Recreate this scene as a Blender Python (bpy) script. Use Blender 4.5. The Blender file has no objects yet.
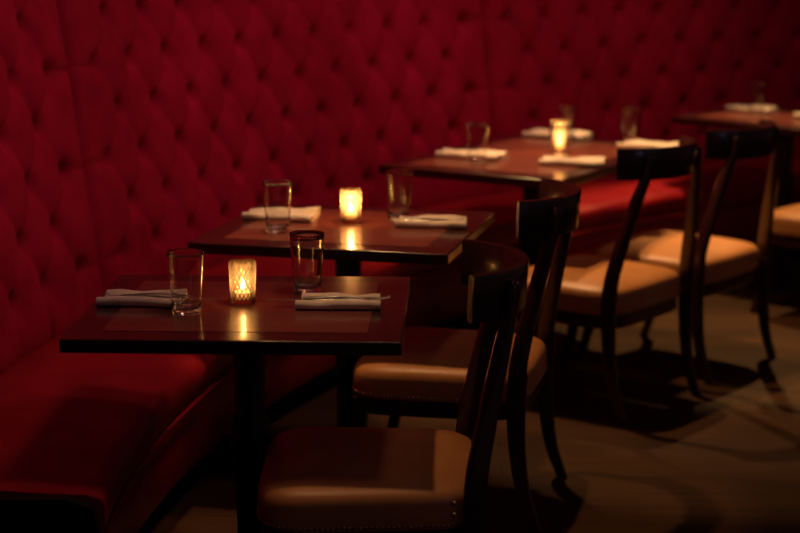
import bpy, math, random
import numpy as np
from mathutils import Vector, Matrix
random.seed(7); rng = np.random.default_rng(7)
PI = math.pi
C = bpy.context.scene.collection

# ------------------------------------------------------------------ materials
def new_mat(name):
    m = bpy.data.materials.new(name); m.use_nodes = True
    nt = m.node_tree; b = nt.nodes['Principled BSDF']
    return m, nt, b
def N(nt, t, **kw):
    n = nt.nodes.new(t)
    for k, v in kw.items():
        if k in n.inputs: n.inputs[k].default_value = v
        else: setattr(n, k, v)
    return n
def noise_bump(nt, b, scale, strength, dist=.002, detail=4, vec=None, tex='ShaderNodeTexNoise'):
    tc = N(nt, 'ShaderNodeTexCoord'); n = N(nt, tex)
    n.inputs['Scale'].default_value = scale
    if 'Detail' in n.inputs: n.inputs['Detail'].default_value = detail
    nt.links.new(vec if vec is not None else tc.outputs['Object'], n.inputs['Vector'])
    bp = N(nt, 'ShaderNodeBump'); bp.inputs['Strength'].default_value = strength; bp.inputs['Distance'].default_value = dist
    nt.links.new(n.outputs[0], bp.inputs['Height']); nt.links.new(bp.outputs['Normal'], b.inputs['Normal'])
    return n, tc
def col_noise(nt, b, c1, c2, scale, detail=4, stretch=None, lo=.35, hi=.65):
    tc = N(nt, 'ShaderNodeTexCoord'); n = N(nt, 'ShaderNodeTexNoise')
    n.inputs['Scale'].default_value = scale; n.inputs['Detail'].default_value = detail
    src = tc.outputs['Object']
    if stretch:
        mp = N(nt, 'ShaderNodeMapping'); mp.inputs['Scale'].default_value = stretch
        nt.links.new(src, mp.inputs['Vector']); src = mp.outputs['Vector']
    nt.links.new(src, n.inputs['Vector'])
    r = N(nt, 'ShaderNodeValToRGB')
    r.color_ramp.elements[0].position = lo; r.color_ramp.elements[1].position = hi
    r.color_ramp.elements[0].color = (*c1, 1); r.color_ramp.elements[1].color = (*c2, 1)
    nt.links.new(n.outputs[0], r.inputs['Fac']); nt.links.new(r.outputs['Color'], b.inputs['Base Color'])
    return r
def mat_simple(name, c1, c2, scale, rough, spec=.5, bump=None, stretch=None, metal=0, coat=0, sheen=0):
    m, nt, b = new_mat(name)
    col_noise(nt, b, c1, c2, scale, stretch=stretch)
    b.inputs['Roughness'].default_value = rough; b.inputs['Metallic'].default_value = metal
    b.inputs['Specular IOR Level'].default_value = spec
    if coat: b.inputs['Coat Weight'].default_value = coat; b.inputs['Coat Roughness'].default_value = .12
    if sheen:
        b.inputs['Sheen Weight'].default_value = sheen; b.inputs['Sheen Roughness'].default_value = .4
        b.inputs['Sheen Tint'].default_value = (1, .12, .12, 1)
    if bump: noise_bump(nt, b, *bump)
    return m
M = {}
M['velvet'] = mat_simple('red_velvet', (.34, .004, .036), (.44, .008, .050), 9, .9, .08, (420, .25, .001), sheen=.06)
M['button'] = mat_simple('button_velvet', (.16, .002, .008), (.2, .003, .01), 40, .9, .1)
# seat leather of the banquette with pull wrinkles
m, nt, b = new_mat('red_leather'); M['bench'] = m
col_noise(nt, b, (.30, .006, .012), (.40, .012, .02), 6)
b.inputs['Roughness'].default_value = .38; b.inputs['Specular IOR Level'].default_value = .5
tc = N(nt, 'ShaderNodeTexCoord'); mp = N(nt, 'ShaderNodeMapping'); mp.inputs['Scale'].default_value = (5, 60, 5)
nt.links.new(tc.outputs['Object'], mp.inputs['Vector'])
n1 = N(nt, 'ShaderNodeTexNoise'); n1.inputs['Scale'].default_value = 1; n1.inputs['Detail'].default_value = 3
nt.links.new(mp.outputs['Vector'], n1.inputs['Vector'])
n2 = N(nt, 'ShaderNodeTexNoise'); n2.inputs['Scale'].default_value = 260
nt.links.new(tc.outputs['Object'], n2.inputs['Vector'])
b1 = N(nt, 'ShaderNodeBump'); b1.inputs['Strength'].default_value = .5; b1.inputs['Distance'].default_value = .004
b2 = N(nt, 'ShaderNodeBump'); b2.inputs['Strength'].default_value = .12; b2.inputs['Distance'].default_value = .001
nt.links.new(n1.outputs[0], b1.inputs['Height']); nt.links.new(n2.outputs[0], b2.inputs['Height'])
nt.links.new(b1.outputs['Normal'], b2.inputs['Normal']); nt.links.new(b2.outputs['Normal'], b.inputs['Normal'])
M['tan'] = mat_simple('tan_leather', (.52, .225, .07), (.62, .28, .095), 7, .42, .45, (300, .2, .001))
M['table'] = mat_simple('mahogany_top', (.030, .008, .008), (.055, .014, .012), 3, .30, .5, None, (1, 14, 14), coat=.6)
M['inlay'] = mat_simple('inlay_wood', (.16, .044, .032), (.225, .060, .040), 3, .32, .5, None, (1, 18, 18), coat=.5)
M['iron'] = mat_simple('dark_iron', (.012, .009, .008), (.02, .015, .013), 30, .5, .4)
M['chairwood'] = mat_simple('espresso_wood', (.032, .010, .010), (.052, .016, .015), 6, .28, .5, None, (14, 14, 2), coat=.4)
M['linen'] = mat_simple('linen', (.74, .63, .50), (.80, .69, .56), 30, .9, .1, (900, .25, .0008))
M['steel'] = mat_simple('steel', (.55, .53, .51), (.62, .6, .58), 8, .36, .5, metal=1)
M['brass'] = mat_simple('antique_brass', (.45, .30, .16), (.6, .42, .24), 40, .3, .5, metal=1)
M['kick'] = mat_simple('black_kick', (.008, .004, .004), (.012, .006, .006), 12, .6, .2)
M['plaster'] = mat_simple('dark_plaster', (.05, .012, .012), (.065, .016, .015), 5, .8, .2, (80, .2, .002))
M['wax'] = mat_simple('wax', (.8, .7, .5), (.85, .76, .58), 20, .5, .3)
# glass
m, nt, b = new_mat('clear_glass'); M['glass'] = m
b.inputs['Transmission Weight'].default_value = 1; b.inputs['Roughness'].default_value = .0; b.inputs['IOR'].default_value = 1.47
b.inputs['Base Color'].default_value = (.93, .94, .93, 1)
# amber quilted votive glass: lets some light straight through, scatters some, mirrors a little
m, nt, b = new_mat('amber_votive_glass'); M['amber'] = m
nt.nodes.remove(b); out = nt.nodes['Material Output']
at = N(nt, 'ShaderNodeAttribute', attribute_name='quilt')
cr = N(nt, 'ShaderNodeValToRGB'); cr.color_ramp.elements[0].color = (.30, .16, .06, 1); cr.color_ramp.elements[1].color = (.95, .80, .58, 1)
cr.color_ramp.elements[0].position = .12; cr.color_ramp.elements[1].position = .7
nt.links.new(at.outputs['Fac'], cr.inputs['Fac'])
tr = N(nt, 'ShaderNodeBsdfTransparent'); nt.links.new(cr.outputs['Color'], tr.inputs['Color'])
tl = N(nt, 'ShaderNodeBsdfTranslucent'); nt.links.new(cr.outputs['Color'], tl.inputs['Color'])
gl = N(nt, 'ShaderNodeBsdfGlossy'); gl.inputs['Roughness'].default_value = .08; gl.inputs['Color'].default_value = (.95, .85, .7, 1)
mx = N(nt, 'ShaderNodeMixShader'); mx.inputs[0].default_value = .16
lw = N(nt, 'ShaderNodeLayerWeight'); lw.inputs['Blend'].default_value = .3
mx2 = N(nt, 'ShaderNodeMixShader')
nt.links.new(tr.outputs[0], mx.inputs[1]); nt.links.new(tl.outputs[0], mx.inputs[2])
nt.links.new(lw.outputs['Fresnel'], mx2.inputs[0]); nt.links.new(mx.outputs[0], mx2.inputs[1]); nt.links.new(gl.outputs[0], mx2.inputs[2])
nt.links.new(mx2.outputs[0], out.inputs['Surface'])
# flame
m, nt, b = new_mat('flame'); M['flame'] = m
b.inputs['Base Color'].default_value = (1, .6, .2, 1)
b.inputs['Emission Color'].default_value = (1, .70, .36, 1); b.inputs['Emission Strength'].default_value = 45
# floor planks
m, nt, b = new_mat('plank_floor'); M['floor'] = m
tc = N(nt, 'ShaderNodeTexCoord'); mp = N(nt, 'ShaderNodeMapping')
mp.inputs['Rotation'].default_value = (0, 0, .06)
nt.links.new(tc.outputs['Object'], mp.inputs['Vector'])
br = N(nt, 'ShaderNodeTexBrick'); br.offset = .37
br.inputs['Color1'].default_value = (.085, .032, .008, 1); br.inputs['Color2'].default_value = (.14, .058, .014, 1)
br.inputs['Mortar'].default_value = (.05, .026, .013, 1)
br.inputs['Scale'].default_value = 1; br.inputs['Brick Width'].default_value = 1.5; br.inputs['Row Height'].default_value = .13
br.inputs['Mortar Size'].default_value = .0025; br.inputs['Mortar Smooth'].default_value = .3; br.inputs['Bias'].default_value = 0
nt.links.new(mp.outputs['Vector'], br.inputs['Vector'])
mp2 = N(nt, 'ShaderNodeMapping'); mp2.inputs['Scale'].default_value = (3, 40, 3); nt.links.new(mp.outputs['Vector'], mp2.inputs['Vector'])
gn = N(nt, 'ShaderNodeTexNoise'); gn.inputs['Scale'].default_value = 1; gn.inputs['Detail'].default_value = 6
nt.links.new(mp2.outputs['Vector'], gn.inputs['Vector'])
big = N(nt, 'ShaderNodeTexNoise'); big.inputs['Scale'].default_value = 3.5; big.inputs['Detail'].default_value = 4
nt.links.new(tc.outputs['Object'], big.inputs['Vector'])
mul = N(nt, 'ShaderNodeMixRGB', blend_type='MULTIPLY'); mul.inputs['Fac'].default_value = .75
nt.links.new(br.outputs['Color'], mul.inputs['Color1']); nt.links.new(gn.outputs[0], mul.inputs['Color2'])
mul2 = N(nt, 'ShaderNodeMixRGB', blend_type='MULTIPLY'); mul2.inputs['Fac'].default_value = .6
nt.links.new(mul.outputs['Color'], mul2.inputs['Color1']); nt.links.new(big.outputs[0], mul2.inputs['Color2'])
nt.links.new(mul2.outputs['Color'], b.inputs['Base Color'])
b.inputs['Roughness'].default_value = .72; b.inputs['Specular IOR Level'].default_value = .2
bp = N(nt, 'ShaderNodeBump'); bp.inputs['Strength'].default_value = .3; bp.inputs['Distance'].default_value = .003
nt.links.new(gn.outputs[0], bp.inputs['Height']); nt.links.new(bp.outputs['Normal'], b.inputs['Normal'])

# ------------------------------------------------------------------ mesh helpers
class MB:
    def __init__(s): s.v = []; s.f = []
    def add(s, verts, faces):
        o = len(s.v); s.v += [tuple(map(float, p)) for p in verts]; s.f += [tuple(i + o for i in f) for f in faces]
    def grid(s, P, close_u=False, close_v=False):
        P = np.asarray(P, float); n, m_ = P.shape[:2]
        fs = []
        for i in range(n if close_u else n - 1):
            for j in range(m_ if close_v else m_ - 1):
                a = i * m_ + j; b_ = i * m_ + (j + 1) % m_; c = ((i + 1) % n) * m_ + (j + 1) % m_; d = ((i + 1) % n) * m_ + j
                fs.append((a, b_, c, d))
        s.add(P.reshape(-1, 3), fs)
    def cap(s, ring, flip=False):
        n = len(ring); s.add(ring, [tuple(range(n))[::-1] if flip else tuple(range(n))])
    def lathe(s, prof, seg=48, c=(0, 0, 0)):
        a = np.linspace(0, 2 * PI, seg, endpoint=False)
        P = np.array([[(c[0] + r * math.cos(t), c[1] + r * math.sin(t), c[2] + z) for t in a] for r, z in prof])
        s.grid(P, close_v=True)
    def sweep(s, pts, W, T, side, k=12, p=4.0):
        """rounded-rectangle section of width W along side and thickness T along the normal, swept along pts"""
        pts = np.array(pts, float); n = len(pts); W = np.broadcast_to(W, n); T = np.broadcast_to(T, n)
        side = np.array(side, float)
        rings = []
        for i in range(n):
            t = pts[min(i + 1, n - 1)] - pts[max(i - 1, 0)]; t /= np.linalg.norm(t)
            sd = (side if side.ndim == 1 else side[i]); sd = sd - t * (sd @ t); sd /= np.linalg.norm(sd); nn = np.cross(t, sd)
            ring = []
            for q in range(k):
                a = 2 * PI * (q + .5) / k; ca, sa = math.cos(a), math.sin(a)
                ring.append(pts[i] + sd * (W[i] / 2) * math.copysign(abs(ca) ** (2 / p), ca) + nn * (T[i] / 2) * math.copysign(abs(sa) ** (2 / p), sa))
            rings.append(ring)
        s.grid(rings, close_v=True); s.cap(rings[0]); s.cap(rings[-1], True)
    def build(s, name, mat, parent=None, smooth=True, angle=40, loc=None, bevel=0, merge=True):
        me = bpy.data.meshes.new(name); me.from_pydata(s.v, [], s.f); me.update()
        import bmesh
        bm = bmesh.new(); bm.from_mesh(me)
        if merge: bmesh.ops.remove_doubles(bm, verts=bm.verts, dist=1e-5)
        bmesh.ops.recalc_face_normals(bm, faces=bm.faces); bm.to_mesh(me); bm.free()
        if smooth:
            me.polygons.foreach_set('use_smooth', [True] * len(me.polygons)); me.set_sharp_from_angle(angle=math.radians(angle))
        me.materials.append(mat)
        o = bpy.data.objects.new(name, me); C.objects.link(o)
        if parent: o.parent = parent
        if loc: o.location = loc
        if bevel:
            md = o.modifiers.new('bevel', 'BEVEL'); md.width = bevel; md.segments = 3; md.limit_method = 'ANGLE'
            md.harden_normals = False
        return o
    def box(s, x0, x1, y0, y1, z0, z1):
        s.add([(x0, y0, z0), (x1, y0, z0), (x1, y1, z0), (x0, y1, z0), (x0, y0, z1), (x1, y0, z1), (x1, y1, z1), (x0, y1, z1)],
              [(0, 3, 2, 1), (4, 5, 6, 7), (0, 1, 5, 4), (1, 2, 6, 5), (2, 3, 7, 6), (3, 0, 4, 7)])
def smooth_path(ctrl, n):
    ctrl = np.array(ctrl, float); t = np.arange(len(ctrl)); tt = np.linspace(0, len(ctrl) - 1, n)
    out = []
    for q in tt:
        i = min(int(q), len(ctrl) - 2); u = q - i
        p0, p1, p2, p3 = ctrl[max(i - 1, 0)], ctrl[i], ctrl[i + 1], ctrl[min(i + 2, len(ctrl) - 1)]
        out.append(.5 * (2 * p1 + (p2 - p0) * u + (2 * p0 - 5 * p1 + 4 * p2 - p3) * u * u + (3 * p1 - p0 - 3 * p2 + p3) * u ** 3))
    return np.array(out)
def thing(name, label, cat, loc=(0, 0, 0), rotz=0, group=None):
    o = bpy.data.objects.new(name, None); C.objects.link(o); o.empty_display_size = .1
    o.location = loc; o.rotation_euler = (0, 0, rotz); tag(o, label, cat, group); return o
def tag(o, label, cat, group=None):
    o['label'] = label; o['category'] = cat
    if group: o['group'] = group
    return o
def struct(o): o['kind'] = 'structure'; return o
def copy_tree(o, parent=None):
    c = o.copy(); C.objects.link(c)
    if parent: c.parent = parent
    for ch in list(o.children): copy_tree(ch, c)
    return c

# ------------------------------------------------------------------ camera
PITCH = .202; CAMZ = 1.59; FPX = 1765.0
cam_d = bpy.data.cameras.new('camera'); cam = bpy.data.objects.new('camera', cam_d); C.objects.link(cam)
cam.location = (0, 0, CAMZ); cam.rotation_euler = (PI / 2 - PITCH, 0, 0)
cam_d.sensor_width = 36; cam_d.lens = FPX * 36 / 800; cam_d.clip_start = .05; cam_d.clip_end = 60
cam_d.dof.use_dof = True; cam_d.dof.focus_distance = 4.0; cam_d.dof.aperture_fstop = 2.3
bpy.context.scene.camera = cam
def pr(x, y, z):
    z -= CAMZ; d = y * math.cos(PITCH) - z * math.sin(PITCH); u = y * math.sin(PITCH) + z * math.cos(PITCH)
    return 400 + FPX * x / d, 266.5 - FPX * u / d, FPX / d

# ------------------------------------------------------------------ setting: floor and the curved wall behind the banquette
CX, CY = 4.091, 3.663           # centre of the banquette's arc
def arc(phi, r, z): return (CX - r * math.cos(phi), CY + r * math.sin(phi), z)
mb = MB(); mb.box(-3.5, 6, 0, 12, -.05, 0)
struct(mb.build('floor', M['floor'], smooth=False))
mb = MB()
ph = np.linspace(-.6, 1.75, 80)
mb.grid([[arc(p, 5.52, 0), arc(p, 5.52, 2.9), arc(p, 5.64, 2.9), arc(p, 5.64, 0)] for p in ph], close_v=True)
mb.cap([arc(ph[0], 5.52, 0), arc(ph[0], 5.52, 2.9), arc(ph[0], 5.64, 2.9), arc(ph[0], 5.64, 0)]); mb.cap([arc(ph[-1], 5.52, 0), arc(ph[-1], 5.52, 2.9), arc(ph[-1], 5.64, 2.9), arc(ph[-1], 5.64, 0)])
struct(mb.build('wall_back', M['plaster']))

# ------------------------------------------------------------------ banquette
P0, P1 = -.05, 1.36
bq = thing('banquette', 'long curved dark red banquette with deep button-tufted high back and leather seat', 'banquette', arc(.4, 5.0, 0))
def under(o):                     # keep world placement while parented to the banquette's root
    o.parent = bq; o.matrix_parent_inverse = Matrix.Translation(-bq.location); return o
TAN = .133; RW = 5.184; DU = .044; DV = .142; Z1 = 1.122
ZB, ZT = .36, 1.63
def radius(z): return RW + (z - .46) * TAN
def back_panel(a0, a1, first, kmin, kmax, k_edge_lo, k_edge_hi):
    # columns: button k stands at angle first + k*DU (odd rows: whole k, even rows: half k)
    R0 = RW; seg = []; but = []
    def X(k): return (first + k * DU) * R0
    def Zr(r): return Z1 - (r - 1) * DV
    rows = range(-2, 6)
    for r in rows:
        ks = np.arange(kmin, kmax + .1) if r % 2 else np.arange(kmin + .5, kmax)
        for k in ks:
            but.append((X(k), Zr(r)))
            if r < 5:
                for dk in (-.5, .5):
                    if kmin <= k + dk <= kmax: seg.append((X(k), Zr(r), X(k + dk), Zr(r + 1), 1))
            else: seg.append((X(k), Zr(r), X(k), ZB, .6))
            if r == -2: seg.append((X(k), Zr(r), X(k), ZT + .1, .6))
        if r % 2:
            if k_edge_lo: seg.append((X(kmin), Zr(r), a0 * R0, Zr(r), 1))
            if k_edge_hi: seg.append((X(kmax), Zr(r), a1 * R0, Zr(r), 1))
    if k_edge_lo: seg.append((a0 * R0, ZB - .3, a0 * R0, ZT + .3, 2))
    if k_edge_hi: seg.append((a1 * R0, ZB - .3, a1 * R0, ZT + .3, 2))
    nu = int((a1 - a0) * R0 / .0105); nv = int((ZT - ZB) / .0105)
    U = np.linspace(a0, a1, nu + 1) * R0; V = np.linspace(ZB, ZT, nv + 1)
    uu, vv = np.meshgrid(U, V, indexing='ij')
    H = np.full(uu.shape, 1.0)
    DD = .092
    dent = np.zeros(uu.shape)
    for x0, z0, x1, z1, kind in seg:
        dx, dz = x1 - x0, z1 - z0; L2 = dx * dx + dz * dz
        i0, i1 = np.searchsorted(U, [min(x0, x1) - .1, max(x0, x1) + .1]); j0, j1 = np.searchsorted(V, [min(z0, z1) - .1, max(z0, z1) + .1])
        if i1 <= i0 or j1 <= j0: continue
        a = uu[i0:i1, j0:j1]; b_ = vv[i0:i1, j0:j1]
        t = np.clip(((a - x0) * dx + (b_ - z0) * dz) / L2, 0, 1)
        d = np.hypot(a - x0 - t * dx, b_ - z0 - t * dz)
        q = np.clip(d / DD, 0, 1); g = (1 - q) ** 2.0
        if kind == 1: A = .26 + .34 * np.abs(2 * t - 1) ** 1.8
        elif kind == 2: A = .80
        else: A = .40 + .20 * (1 - t)
        groove = {1: .006, 2: .022}.get(kind, .012)
        dent[i0:i1, j0:j1] = np.maximum(dent[i0:i1, j0:j1], groove * np.exp(-(d / (.012 if kind == 2 else .0085)) ** 2))
        H[i0:i1, j0:j1] = np.minimum(H[i0:i1, j0:j1], 1 - A * g)
    for x0, z0 in but:
        i0, i1 = np.searchsorted(U, [x0 - .1, x0 + .1]); j0, j1 = np.searchsorted(V, [z0 - .1, z0 + .1])
        if i1 <= i0 or j1 <= j0: continue
        d = np.hypot(uu[i0:i1, j0:j1] - x0, vv[i0:i1, j0:j1] - z0)
        dent[i0:i1, j0:j1] = np.maximum(dent[i0:i1, j0:j1], np.exp(-(d / .026) ** 1.7) * .043)
    off = .042 * H - dent + rng.normal(0, .0003, uu.shape)
    off += .004 * np.sin(uu * 7.3 + vv * 5) * np.sin(vv * 9 - uu * 3)
    # round over at the top and tuck in behind the seat
    top = np.clip((vv - (ZT - .06)) / .06, 0, 1); off = off * np.sqrt(np.clip(1 - top ** 2, 0, 1)) 
    bot = np.clip((.47 - vv) / .10, 0, 1); off = off - .035 * bot ** 2
    r = radius(vv) - off + .016
    th = uu / R0
    P = np.stack([CX - r * np.cos(th), CY + r * np.sin(th), vv], -1)
    # closed shell: front surface plus a plain rear face
    mb = MB(); mb.grid(P)
    rb = 5.47
    rear = np.array([[arc(t, rb, ZB), arc(t, rb, ZT)] for t in th[:, 0]])
    n = len(rear); v0 = len(mb.v); mb.v += [tuple(p) for p in rear.reshape(-1, 3)]
    m_ = nv + 1
    for i in range(n - 1):
        mb.f.append((v0 + 2 * i, v0 + 2 * i + 2, v0 + 2 * i + 3, v0 + 2 * i + 1))
        mb.f.append((i * m_ + m_ - 1, (i + 1) * m_ + m_ - 1, v0 + 2 * i + 3, v0 + 2 * i + 1))
        mb.f.append((i * m_, (i + 1) * m_, v0 + 2 * i + 2, v0 + 2 * i))
    mb.f.append(tuple(range(m_)) + (v0 + 1, v0)); e = (n - 1) * m_
    mb.f.append(tuple(range(e, e + m_)) + (v0 + 2 * n - 1, v0 + 2 * n - 2))
    o = under(mb.build('back_panel', M['velvet'], angle=80, merge=False))
    spots = []
    for x0, z0 in but:
        th0 = x0 / R0
        if not (a0 + .004 < th0 < a1 - .004): continue
        i = int(np.argmin(abs(U - x0))); j = int(np.argmin(abs(V - z0)))
        spots.append((o, th0, float(r[i, j]), z0))
    return spots
S0, S1, S2 = .2875, .781, 1.2745
spots = back_panel(P0, S0, .304, -8, -1, False, True)
spots += back_panel(S0, S1, .315, 0, 10, True, True)
spots += back_panel(S1, S2, .807, 0, 10, True, True)
spots += back_panel(S2, P1, 1.301, 0, 1, True, False)
# velvet-covered buttons: the hundred that show largest are sub-parts of their own
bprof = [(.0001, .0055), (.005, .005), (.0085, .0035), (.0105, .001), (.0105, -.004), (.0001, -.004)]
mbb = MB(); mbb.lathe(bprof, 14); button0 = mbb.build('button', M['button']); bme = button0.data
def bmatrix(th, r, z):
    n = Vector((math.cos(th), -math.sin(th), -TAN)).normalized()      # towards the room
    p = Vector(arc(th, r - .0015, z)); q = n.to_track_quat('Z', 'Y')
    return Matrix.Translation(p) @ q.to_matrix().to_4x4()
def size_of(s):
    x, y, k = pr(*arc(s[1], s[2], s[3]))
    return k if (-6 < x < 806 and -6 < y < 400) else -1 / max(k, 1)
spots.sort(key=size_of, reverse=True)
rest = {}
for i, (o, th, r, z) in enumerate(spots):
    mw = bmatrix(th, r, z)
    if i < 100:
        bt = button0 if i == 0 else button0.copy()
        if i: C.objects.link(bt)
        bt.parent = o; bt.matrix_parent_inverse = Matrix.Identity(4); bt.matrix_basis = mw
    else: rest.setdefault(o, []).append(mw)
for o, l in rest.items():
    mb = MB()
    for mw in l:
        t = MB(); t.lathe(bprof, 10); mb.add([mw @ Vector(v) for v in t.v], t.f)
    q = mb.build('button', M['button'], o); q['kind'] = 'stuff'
# seat: upholstered top running into a rounded front edge
def strip(prof, a0, a1, n, name, mat, wob=None, closed=True):
    mb = MB(); P = []
    for a in np.linspace(a0, a1, n):
        P.append([arc(a, r + (wob(a, i)[0] if wob else 0), z + (wob(a, i)[1] if wob else 0)) for i, (r, z) in enumerate(prof)])
    mb.grid(P, close_v=closed)
    if closed: mb.cap(P[0]); mb.cap(P[-1], True)
    return under(mb.build(name, mat, angle=50))
sp = [(5.20, .30), (5.20, .395)]
for q in np.linspace(0, 1, 12): sp.append((5.17 - q * .39, .400 + .022 * math.sin(PI * (.15 + .7 * q))))
for q in np.linspace(.08, 1, 9): sp.append((4.745 - .045 * math.sin(q * PI / 2) + .0, .375 + .033 * math.cos(q * PI / 2)))
sp += [(4.702, .345), (4.712, .315), (4.73, .30)]
def seat_wob(a, i):
    if 3 < i < 24: return (.003 * math.sin(a * 61 + i * .4) * math.sin(a * 23), .003 * math.sin(a * 37 + i * .5) + .002 * math.sin(a * 90 + i * .9))
    return (0, 0)
strip(sp, P0 + .004, P1, 240, 'seat', M['bench'], seat_wob)
strip([(4.72 + .006 * math.cos(t) - .012, .302 + .006 * math.sin(t)) for t in np.linspace(0, 2 * PI, 8, endpoint=False)], P0 + .004, P1, 160, 'piping', M['bench'])
strip([(5.2, .09), (5.2, .30), (4.735, .30), (4.73, .29), (4.745, .1), (4.75, .09)], P0 + .004, P1, 120, 'front_panel', M['bench'])
strip([(5.2, 0), (5.2, .09), (4.80, .09), (4.80, 0)], P0 + .004, P1, 90, 'toe_kick', M['kick'])
# end panel closing the seat at the near end
mb = MB(); rp = [(5.46, 0), (5.46, 1.6), (5.36, 1.6), (5.19, .44), (5.1, .412), (4.78, .412), (4.725, .39), (4.71, .34), (4.73, .09), (4.8, .0)]
A = [arc(P0 - .004, r, z) for r, z in rp]; B = [arc(P0 + .003, r, z) for r, z in rp]
mb.grid([A, B], close_v=True); mb.cap(A); mb.cap(B, True); under(mb.build('end_panel', M['kick'], smooth=False))
# timber capping rail along the top of the back
strip([(5.50, 1.615), (5.50, 1.66), (5.25, 1.66), (5.24, 1.65), (5.24, 1.63), (5.25, 1.615)], P0, P1, 100, 'top_rail', M['chairwood'])

# ------------------------------------------------------------------ tables
TZ = .71
def table(label, cx, cy, h, w, d, group):
    t = thing('dining_table', label, 'table', (cx, cy, 0), -h, group)
    mb = MB(); mb.box(-w / 2, w / 2, -d / 2, d / 2, TZ - .030, TZ); mb.build('tabletop', M['table'], t, bevel=.004)
    mg = .075
    mb = MB(); mb.box(-w / 2 + mg, w / 2 - mg, -d / 2 + mg, d / 2 - mg, TZ - .004, TZ + .0008)
    mb.build('inlay_panel', M['inlay'], t, smooth=False)
    mb = MB(); mb.box(-.11, .11, -.11, .11, TZ - .046, TZ - .030); mb.build('mounting_plate', M['iron'], t, bevel=.003)
    mb = MB(); mb.lathe([(.0001, TZ - .046), (.055, TZ - .046), (.055, TZ - .07), (.037, TZ - .09), (.034, .47), (.040, .45), (.047, .42), (.046, .37), (.036, .33), (.034, .13), (.042, .09), (.07, .07), (.0001, .07)], 28)
    mb.build('pedestal', M['iron'], t)
    foot = MB(); foot.lathe([(.0001, .078), (.06, .075), (.085, .058), (.17, .03), (.21, .02), (.215, .008), (.21, 0), (.0001, 0)], 40)
    foot.build('base', M['iron'], t)
    return t
tg = 'dark wooden pedestal tables along the banquette'
T1 = table('nearest dark wooden table, set for two, with a lit candle holder in sharp focus', -.340, 3.861, .035, .710, .655, tg)
T2 = table('second table from the front, reddish-lit inlaid top, behind the nearest one', -.145, 4.854, .236, .710, .655, tg)
T3 = table('longer four-place table third in the row, two dark chairs at its side', .478, 6.284, .545, .700, .985, tg)
T4h = .80
def tw(corner, h, a, b):
    u = (math.cos(h), -math.sin(h)); v = (math.sin(h), math.cos(h))
    return (corner[0] + u[0] * a + v[0] * b, corner[1] + u[1] * a + v[1] * b)
T4c = tw((1.156, 7.491), T4h, .355, .3275)
T4 = table('farthest table, cut off by the right edge of the picture', T4c[0], T4c[1], T4h, .710, .655, tg)

# ------------------------------------------------------------------ chairs (klismos style)
cgroup = 'dark curved-back chairs with tan leather seats'
def seat_outline(inset, n=56):
    """rounded trapezoid, front (-x) a little wider than the back"""
    out = []
    hx = .237 - inset
    for i in range(n):
        a = 2 * PI * i / n; ca, sa = math.cos(a), math.sin(a); p = 5.5
        x = hx * math.copysign(abs(ca) ** (2 / p), ca); y = math.copysign(abs(sa) ** (2 / p), sa)
        hy = (.246 - inset) + (-.014) * (x / .237)
        out.append((x + .005, hy * y))
    return np.array(out)
def nails(mb, pts):
    for x, y, nx, ny, s in pts:
        mb.add(*nail_geo(x, y, nx, ny, s))
def nail_geo(x, y, nx, ny, s=.0042):
    t = MB(); t.lathe([(.0001, s * .62), (s * .55, s * .5), (s * .92, s * .15), (s, -.001)], 8)
    n = Vector((nx, ny, 0)).normalized(); q = n.to_track_quat('Z', 'Y').to_matrix()
    return [q @ Vector(v) + Vector((x, y, .343)) for v in t.v], t.f
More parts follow.
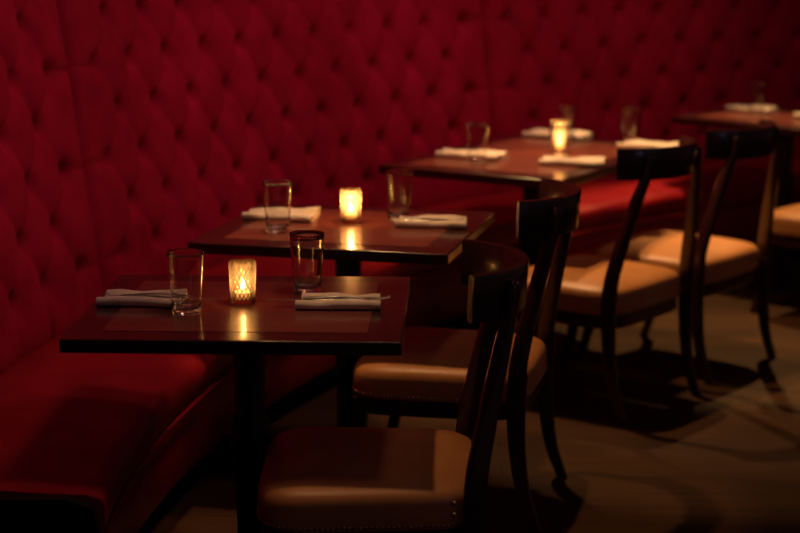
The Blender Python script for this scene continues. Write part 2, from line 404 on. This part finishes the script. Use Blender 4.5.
def make_chair(label):
    t = thing('dining_chair', label, 'chair', (0, 0, 0), 0, cgroup)
    # seat
    prof = [(.004, .334), (.001, .340), (0, .352), (0, .385), (.003, .398), (.010, .408), (.022, .415), (.05, .422), (.09, .428), (.14, .432), (.19, .434)]
    rings = []
    for ins, z in prof:
        o = seat_outline(ins); rings.append(np.c_[o, np.full(len(o), z)])
    mb = MB(); mb.grid(rings, close_v=True); mb.cap(rings[0]); mb.cap(rings[-1], True)
    seat = mb.build('seat', M['tan'], t, angle=60)
    fr = []
    for ins, z in ((.012, .288), (.008, .292), (.008, .334)):
        o = seat_outline(ins); fr.append(np.c_[o, np.full(len(o), z)])
    mb = MB(); mb.grid(fr, close_v=True); mb.cap(fr[0]); mb.cap(fr[-1], True); mb.build('seat_frame', M['chairwood'], t)
    # front sabre legs
    for s in (-1, 1):
        p = smooth_path([(-.195, s * .215, .33), (-.198, s * .216, .24), (-.215, s * .22, .12), (-.255, s * .223, 0)], 14)
        mb = MB(); mb.sweep(p, np.linspace(.045, .026, 14), np.linspace(.042, .026, 14), (0, 1, 0)); mb.build('leg', M['chairwood'], t)
    # rear sabre legs, with the back posts rising from their shoulders
    for s in (-1, 1):
        p = smooth_path([(.224, s * .238, .42), (.220, s * .238, .33), (.226, s * .234, .20), (.244, s * .230, .09), (.278, s * .226, 0)], 18)
        mb = MB(); mb.sweep(p, np.linspace(.027, .024, 18), np.r_[np.linspace(.052, .049, 6), np.linspace(.047, .027, 12)], (0, 1, 0)); mb.build('leg', M['chairwood'], t)
        ax, ay = RC + (RR + .010) * math.cos(PA), (RR + .010) * math.sin(PA)
        p = smooth_path([(.220, s * .237, .375), (.226, s * .231, .46), (.250, s * .207, .58), (.276, s * .180, .70), (ax - .001, s * (ay + .008), .785), (ax + .007, s * ay, .838)], 26)
        sd = [np.array((-math.sin(PA * q), s * math.cos(PA * q), 0)) for q in np.clip((np.linspace(0, 1, 26) - .3) / .6, 0, 1)]
        mb = MB(); wt = np.interp(np.linspace(0, 1, 26), [0, .2, .6, .93, .985, 1], [.052, .047, .036, .031, .026, .014])
        mb.sweep(p, np.interp(np.linspace(0, 1, 26), [0, .6, .94, 1], [.027, .030, .030, .018]), wt * np.interp(np.linspace(0, 1, 26), [0, .6, .85, 1], [1, 1, .6, .5]), sd); mb.build('back_post', M['chairwood'], t)
    # curved yoke of the back
    n = 40; an = np.linspace(-1.1, 1.1, n); P = []
    sec = [(0, 0), (.3, -.0), (1, 0)]
    for a in an:
        ring = []
        for (dr, z) in ((-.020, .760), (-.022, .765), (-.021, .808), (-.016, .854), (-.013, .859), (.003, .859), (.006, .854), (.001, .808), (.000, .765), (-.002, .760)):
            r = RR + dr; ring.append((RC + r * math.cos(a), r * math.sin(a), z))
        P.append(ring)
    mb = MB(); mb.grid(P, close_v=True); mb.cap(P[0]); mb.cap(P[-1], True); mb.build('top_rail', M['chairwood'], t, angle=50)
    # nail line round the foot of the seat
    o = seat_outline(0, 400); per = np.r_[0, np.cumsum(np.linalg.norm(np.diff(np.r_[o, o[:1]], axis=0), axis=1))]
    oc = np.r_[o, o[:1]]; cnt = int(per[-1] / .0113); near = []; other = []
    for i in range(cnt):
        s_ = (i + .5) / cnt * per[-1]; x = np.interp(s_, per, oc[:, 0]); y = np.interp(s_, per, oc[:, 1])
        x2 = np.interp(min(s_ + .004, per[-1]), per, oc[:, 0]); y2 = np.interp(min(s_ + .004, per[-1]), per, oc[:, 1])
        nx, ny = (y2 - y), -(x2 - x)
        if abs(nx) + abs(ny) < 1e-6: continue
        if abs(y) > .21 and x > .20: continue
        (near if y < -.2 and ny < 0 else other).append((x, y, nx, ny, .0042))
    return t, near, other
RC, RR, PA = .112, .225, .66
def place(t, x, y, h, label):
    t.location = (x, y, 0); t.rotation_euler = (0, 0, -h); t['label'] = label
chair1, near, other = make_chair('x')
mb = MB(); nails(mb, near + other); trim_all = mb.build('nail_trim', M['brass']); trim_all['kind'] = 'stuff'
chair2 = copy_tree(chair1); chair3 = copy_tree(chair1); chair4 = copy_tree(chair1); chair5 = copy_tree(chair1)
for c in (chair2, chair3, chair4, chair5):
    k = trim_all.copy(); C.objects.link(k); k.parent = c
bpy.data.objects.remove(trim_all)
n0 = None
for x, y, nx, ny, s in near:
    t = MB(); t.add(*nail_geo(x, y, nx, ny, s)); t.build('nailhead', M['brass'], chair1)
mb = MB(); nails(mb, other); q = mb.build('nail_trim', M['brass'], chair1); q['kind'] = 'stuff'
for dz in (.024, .048):                     # two larger studs beside the near back post
    for s in (-1, 1):
        t = MB(); v, f = nail_geo(.180, s * .2355, 0, s, .0058); t.add([p + Vector((0, 0, dz)) for p in v], f); t.build('stud', M['brass'], chair1)
place(chair1, -.068, 3.672, .0, 'nearest dark chair, tan seat edged with brass nails, at the front table')
place(chair2, .138, 4.63, .236, 'dark curved-back chair at the second table, directly behind the nearest chair')
place(chair3, .625, 5.66, .68, 'left one of the two chairs at the four-place table, seat lit orange')
place(chair4, .975, 6.12, .68, 'right one of the two chairs at the four-place table, seat lit yellow-tan')
place(chair5, 1.745, 6.83, .80, 'partly visible chair at the right picture edge, only its lit seat corner showing')

# ------------------------------------------------------------------ things on the tables
def un(px, py, z):
    X = (px - 400) / FPX; Y = -(py - 266.5) / FPX; c, s = math.cos(PITCH), math.sin(PITCH)
    d = (X, c + Y * s, -s + Y * c); t = (z - CAMZ) / d[2]; return d[0] * t, d[1] * t
TOP = TZ + .0012
# glasses
def make_glass():
    hgt, r0, r1, w = .138, .0312, .0408, .0023
    outp = [(.0001, .0015), (r0 - .006, .0012), (r0 - .002, 0), (r0 - .0003, .002)]
    for q in np.linspace(.04, 1, 12): outp.append((r0 + (r1 - r0) * q, hgt * q - .0015))
    inn = [(r1 - .0006, hgt), (r1 - w + .0004, hgt - .0002)]
    for q in np.linspace(.97, .13, 12): inn.append((r0 + (r1 - r0) * q - w, hgt * q))
    inn += [(r0 - .006, .0125), (r0 * .5, .0105), (.0001, .010)]
    mb = MB(); mb.lathe(outp + inn, 56); return mb
gg = 'empty straight tumblers on the tables'
glass0 = make_glass().build('drinking_glass', M['glass'], angle=70)
gl_spots = [((187, 313.5), 'left tumbler on the nearest table, standing in front of the left napkin'),
            ((307.5, 292), 'right tumbler on the nearest table, standing behind the rolled napkin'),
            ((278, 232), 'left tumbler on the second table, in front of the crumpled napkin'),
            ((399, 218.5), 'right tumbler on the second table, beside its right napkin'),
            ((477, 163.5), 'leftmost tumbler on the four-place table'),
            ((560, 161), 'tumbler at the front of the four-place table, before the candle'),
            ((566, 142), 'tumbler at the back of the four-place table, behind the candle'),
            ((630.5, 144), 'tumbler on the four-place table seen just above the chair back'),
            ((756, 115), 'tumbler on the farthest table beside a pale napkin')]
for i, ((x, y), lab) in enumerate(gl_spots):
    g = glass0 if i == 0 else glass0.copy()
    if i: C.objects.link(g)
    X, Y = un(x, y, TZ); g.location = (X, Y, TOP); g.rotation_euler = (0, 0, i * .7); tag(g, lab, 'glass', gg)
# votive holders with quilted glass, each with a lit candle inside
def make_votive(h=.095, r0=.0265, r1=.0305):
    nz, na = 80, 144; P = []
    def body(z, a, inner=False):
        q = z / h; r = r0 + (r1 - r0) * q
        if inner: return r - .0028
        fade = min(1, max(0, (q - .10) / .05)) * min(1, max(0, (.93 - q) / .03))
        k1 = abs(math.sin(9 * a + q * 4.5 * PI)); k2 = abs(math.sin(9 * a - q * 4.5 * PI))
        return r + fade * .0030 * (min(k1, k2) ** .7 - .5) + (.0012 if q < .06 else 0)
    rows = []
    an = np.linspace(0, 2 * PI, na, endpoint=False)
    for z in np.linspace(.0, h, nz): rows.append([(body(z, a) * math.cos(a), body(z, a) * math.sin(a), z) for a in an])
    for z in np.linspace(h, .010, 14): rows.append([(body(z, a, True) * math.cos(a), body(z, a, True) * math.sin(a), z) for a in an])
    rows.append([(.0001 * math.cos(a), .0001 * math.sin(a), .009) for a in an])
    rows.insert(0, [(.0001 * math.cos(a), .0001 * math.sin(a), 0) for a in an])
    mb = MB(); mb.grid(rows, close_v=True); return mb
vot0 = make_votive().build('candle_holder', M['amber'], angle=60, merge=False)
qa = vot0.data.attributes.new('quilt', 'FLOAT', 'POINT'); vals = []
for v in vot0.data.vertices:
    x, y, z = v.co; q = z / .095; rr = math.hypot(x, y); a = math.atan2(y, x)
    k = min(abs(math.sin(9 * a + q * 4.5 * PI)), abs(math.sin(9 * a - q * 4.5 * PI)))
    outer = rr > .0265 + .004 * q - .0022
    vals.append((k if .1 < q < .93 else .8) if outer else 1.0)
qa.data.foreach_set('value', vals)
vspots = [((243, 303), 'amber quilted glass candle holder on the nearest table', 'lit candle inside the holder on the nearest table', .4),
          ((351, 222.5), 'glowing gold glass candle holder on the second table', 'lit candle inside the holder on the second table', 2.0),
          ((559, 153.5), 'glowing candle holder on the four-place table behind a tumbler', 'lit candle inside the holder on the four-place table', 1.6)]
for i, ((x, y), lab, lab2, pw) in enumerate(vspots):
    v = vot0 if i == 0 else vot0.copy()
    if i: C.objects.link(v)
    X, Y = un(x, y, TZ); v.location = (X, Y, TOP); v.rotation_euler = (0, 0, i * .5); tag(v, lab, 'candle holder', 'lit candle holders')
    c = thing('candle', lab2, 'candle', (X, Y, TOP + .0102), 0, 'candles in the holders')
    mb = MB(); mb.lathe([(.0001, 0), (.0185, 0), (.019, .002), (.019, .014), (.017, .0155), (.006, .0145), (.0001, .0142)], 24); mb.build('wax_body', M['wax'], c)
    mb = MB(); mb.sweep([(0, 0, .013), (.0005, 0, .018), (.001, 0, .022)], .0014, .0014, (1, 0, 0), 6); mb.build('wick', M['kick'], c)
    mb = MB(); mb.lathe([(.0001, .019), (.0030, .0215), (.0052, .026), (.0056, .030), (.0044, .036), (.0024, .042), (.0001, .047)], 16); mb.build('flame', M['flame'], c)
    ld = bpy.data.lights.new('candle_light', 'POINT'); ld.energy = pw * .55; ld.color = (1, .62, .29); ld.shadow_soft_size = .006
    lo = bpy.data.objects.new('candle_light', ld); C.objects.link(lo); lo.location = (X, Y, TOP + .0102 + .055)

# napkins: folded linen with a plump front roll and a flap behind, cutlery lying in the trough
def make_napkin(L=.19, seed=0, spread=1.0, twist=0.0, th=.0042):
    rg = np.random.default_rng(seed); mb = MB(); n = 30
    ph = rg.uniform(0, 6, 8)
    def strip_(path, x0, x1, amp):
        path = smooth_path(path, 34); t = np.gradient(path, axis=0); t /= np.linalg.norm(t, axis=1)[:, None]
        nn = np.c_[-t[:, 1], t[:, 0]]; ring = np.r_[path + nn * th / 2, (path - nn * th / 2)[::-1]]
        rows = []
        for k, x in enumerate(np.linspace(x0, x1, n)):
            e = 1 - .10 * max(0, abs(2 * k / (n - 1) - 1) - .9) * 10
            r = []
            for (y, z) in ring:
                dz = amp * math.sin(x * 38 + ph[0] + y * 30) * min(1, z / .008) + .5 * amp * math.sin(x * 83 + ph[1]) * min(1, z / .012)
                dy = .6 * amp * math.sin(x * 30 + ph[2]) + twist * x * y
                r.append((x, y * (1 + twist * x * 2) + dy, max(.0004, z * (.94 + .06 * e) + dz)))
            rows.append(r)
        mb.grid(rows, close_v=True); mb.cap(rows[0]); mb.cap(rows[-1], True)
    s = spread
    # bottom leaf curling over into the front roll, its tail in the trough
    strip_([(.052 * s, .0026), (.020, .0026), (-.022, .0026), (-.034, .0050), (-.0375, .0115), (-.0335, .0178), (-.025, .0195), (-.015, .0172), (-.007, .0120), (.003, .0085), (.020, .0080)], -L / 2, L / 2, .0014)
    # inner leaf
    strip_([(-.014, .0075), (-.022, .0072), (-.0285, .0088), (-.0300, .0120), (-.026, .0145), (-.018, .0135)], -L / 2 + .004, L / 2 - .006, .0008)
    # rear flap folded back on itself
    strip_([(.012, .0125), (.024, .0158), (.040 * s, .0205), (.0515 * s, .0190), (.0565 * s, .0135), (.052 * s, .0085), (.03, .0072)], -L / 2 + .010, L / 2 - .002, .0024)
    return mb
ng = 'folded pale linen napkins at the place settings'
# px centre, px rotation (deg in plan), length, seed, spread, twist, label
naps = [((141, 301), -4, .190, 1, 1.0, .6, 'white napkin left on the nearest table, behind the left tumbler'),
        ((338.5, 304), -1, .188, 2, .85, .0, 'cream rolled napkin right on the nearest table, in sharp focus'),
        ((279, 217), -7, .205, 3, 1.5, 1.2, 'crumpled cream napkin left on the second table, behind its tumbler'),
        ((431, 224), -4, .200, 4, 1.1, .5, 'cream napkin right on the second table by the front chair backs'),
        ((470, 156), -22, .24, 5, 1.1, .8, 'pale napkin under the leftmost tumbler of the four-place table'),
        ((556, 135.8), -25, .25, 6, 1.1, .4, 'pale napkin at the back of the four-place table, behind the candle'),
        ((572, 163), -10, .225, 7, 1.0, .6, 'orange-lit napkin at the front edge of the four-place table'),
        ((648, 147), -25, .22, 8, 1.1, .4, 'pale napkin seen just above the left chair back at the four-place table'),
        ((750, 110), -35, .20, 9, 1.3, .6, 'pale napkin behind the tumbler on the farthest table'),
        ((819, 117.5), -35, .20, 10, 1.1, .3, 'pale napkin cut by the right picture edge on the farthest table')]
nap_pos = []
for (x, y), rot, L, seed, spd, tws, lab in naps:
    X, Y = un(x, y, TZ + .008)
    o = make_napkin(L, seed, spd, tws).build('napkin', M['linen'], angle=70)
    o.location = (X, Y, TOP - .0002); o.rotation_euler = (0, 0, math.radians(rot)); tag(o, lab, 'napkin', ng); nap_pos.append((X, Y, math.radians(rot)))

# cutlery
def make_knife():
    mb = MB()
    p = smooth_path([(-.105, 0, .0028), (-.06, 0, .0032), (0, 0, .0030), (.03, 0, .0026), (.112, .002, .0022)], 30)
    w = np.interp(np.linspace(0, 1, 30), [0, .05, .3, .48, .54, .6, .85, .95, 1], [.008, .0125, .0105, .0085, .007, .0155, .0165, .011, .003])
    t = np.interp(np.linspace(0, 1, 30), [0, .1, .45, .55, .6, 1], [.004, .0055, .0045, .003, .0016, .0010])
    mb.sweep(p, w, t, (0, 1, 0), 12, 2.6); return mb
def make_fork():
    mb = MB()
    p = smooth_path([(-.098, 0, .0030), (-.06, 0, .0045), (-.01, 0, .0055), (.03, 0, .0028), (.052, 0, .0022)], 28)
    w = np.interp(np.linspace(0, 1, 28), [0, .06, .3, .6, .8, .9, 1], [.008, .0135, .0095, .0058, .0075, .019, .0215])
    t = np.interp(np.linspace(0, 1, 28), [0, .1, .6, .9, 1], [.0025, .0032, .0034, .002, .0018])
    mb.sweep(p, w, t, (0, 1, 0), 12, 2.6)
    for k in range(4):
        y = (k - 1.5) * .0058
        mb.sweep(smooth_path([(.050, y, .0022), (.070, y, .0012), (.085, y * .98, .0028), (.097, y * .96, .0058)], 10), np.linspace(.0040, .0020, 10), np.linspace(.0019, .0012, 10), (0, 1, 0), 8, 2.6)
    return mb
knife0 = make_knife().build('table_knife', M['steel'], angle=50); fork0 = make_fork().build('fork', M['steel'], angle=50)
def lay(o, first, nap, dx, dy, rot, z, tilt, lab, cat, grp):
    c = o if first else o.copy()
    if not first: C.objects.link(c)
    X, Y, r = nap_pos[nap]; cr, sr = math.cos(r), math.sin(r)
    c.location = (X + dx * cr - dy * sr, Y + dx * sr + dy * cr, TOP + z); c.rotation_euler = (0, tilt, r + rot); tag(c, lab, cat, grp)
kg, fg = 'knives laid on the napkins', 'forks laid on the napkins'
lay(knife0, True, 0, .062, .004, -.06, .0128, .02, 'steel knife on the left napkin of the nearest table', 'knife', kg)
lay(fork0, True, 0, .012, .017, PI - .03, .0150, .0, 'steel fork on the left napkin of the nearest table', 'fork', fg)
lay(knife0, False, 1, -.050, .004, PI + .0, .0125, -.0, 'steel knife on the rolled right napkin of the nearest table, blade sticking out left', 'knife', kg)
lay(fork0, False, 1, .018, .014, .0, .0150, .0, 'steel fork on the rolled right napkin of the nearest table, pointing right', 'fork', fg)
lay(knife0, False, 3, -.01, .006, -.08, .0128, .0, 'knife on the right napkin of the second table', 'knife', kg)
lay(fork0, False, 3, -.005, .017, .04, .0150, .0, 'fork on the right napkin of the second table', 'fork', fg)

# ------------------------------------------------------------------ light
def spot(loc, target, energy, color, angle, blend=.6, size=.035):
    ld = bpy.data.lights.new('spot', 'SPOT'); ld.energy = energy; ld.color = color; ld.spot_size = math.radians(angle); ld.spot_blend = blend; ld.shadow_soft_size = size
    o = bpy.data.objects.new('downlight', ld); C.objects.link(o); o.location = loc
    o.rotation_euler = (Vector(target) - Vector(loc)).to_track_quat('-Z', 'Y').to_euler(); return o
WARM = (1, .53, .22)
def out_of(p, d):                 # a floor point d metres nearer the arc's centre
    v = Vector((CX - p[0], CY - p[1])).normalized(); return (p[0] + v.x * d, p[1] + v.y * d, 0)
for src, aim, e, ang in (((-.42, 3.95, 2.5), (.32, 3.55, .3), 30, 32), ((-.27, 4.76, 2.5), (.06, 4.66, .3), 75, 38), ((.0, 6.20, 2.5), (.72, 5.70, .4), 125, 46),
                         ((.30, 6.95, 2.35), (1.0, 6.15, .4), 115, 44), ((1.45, 7.55, 2.5), (1.45, 6.70, 0), 200, 48)):
    spot(src, aim, e, (1, .58, .22) if e == 200 else WARM, ang, .4)
for phi, e in ((.06, 34), (.32, 44), (.58, 46), (.84, 37), (1.08, 9)):
    spot(arc(phi, 3.8, 2.9), arc(phi, 5.2, .75), e, (1, .50, .38), 66, 1.0, .2)
# unseen small lamps added for glints and weak fill, one of them cool
for loc, e, col in (((4.4, 5.6, 1.9), .7, (1, .74, .48)), ((4.2, 3.9, 2.1), .6, (1, .74, .48)), ((3.4, 1.4, 2.0), .5, (1, .74, .48)), ((1.6, .2, 2.5), .4, (1, .74, .48)), ((-.6, .7, 2.6), .5, (1, .6, .36)), ((3.6, 2.6, 1.7), .5, (.3, .5, 1))):
    ld = bpy.data.lights.new('fill_lamp', 'POINT'); ld.energy = e; ld.color = col; ld.shadow_soft_size = .04
    lo = bpy.data.objects.new('fill_lamp', ld); C.objects.link(lo); lo.location = loc
ld = bpy.data.lights.new('cool_fill', 'AREA'); ld.energy = 1.4; ld.color = (.5, .5, 1); ld.shape = 'DISK'; ld.size = .6  # unseen cool fill light, added on the right near the camera
lo = bpy.data.objects.new('cool_fill', ld); C.objects.link(lo); lo.location = (2.4, .3, 1.9)
lo.rotation_euler = (Vector((.2, 4.6, .6)) - Vector(lo.location)).to_track_quat('-Z', 'Y').to_euler()

w = bpy.data.worlds.new('room_dusk'); bpy.context.scene.world = w; w.use_nodes = True
bg = w.node_tree.nodes['Background']; bg.inputs['Color'].default_value = (1, .42, .42, 1); bg.inputs['Strength'].default_value = .027
sc = bpy.context.scene
sc.view_settings.view_transform = 'Standard'; sc.view_settings.look = 'None'; sc.view_settings.exposure = 0; sc.view_settings.gamma = 1
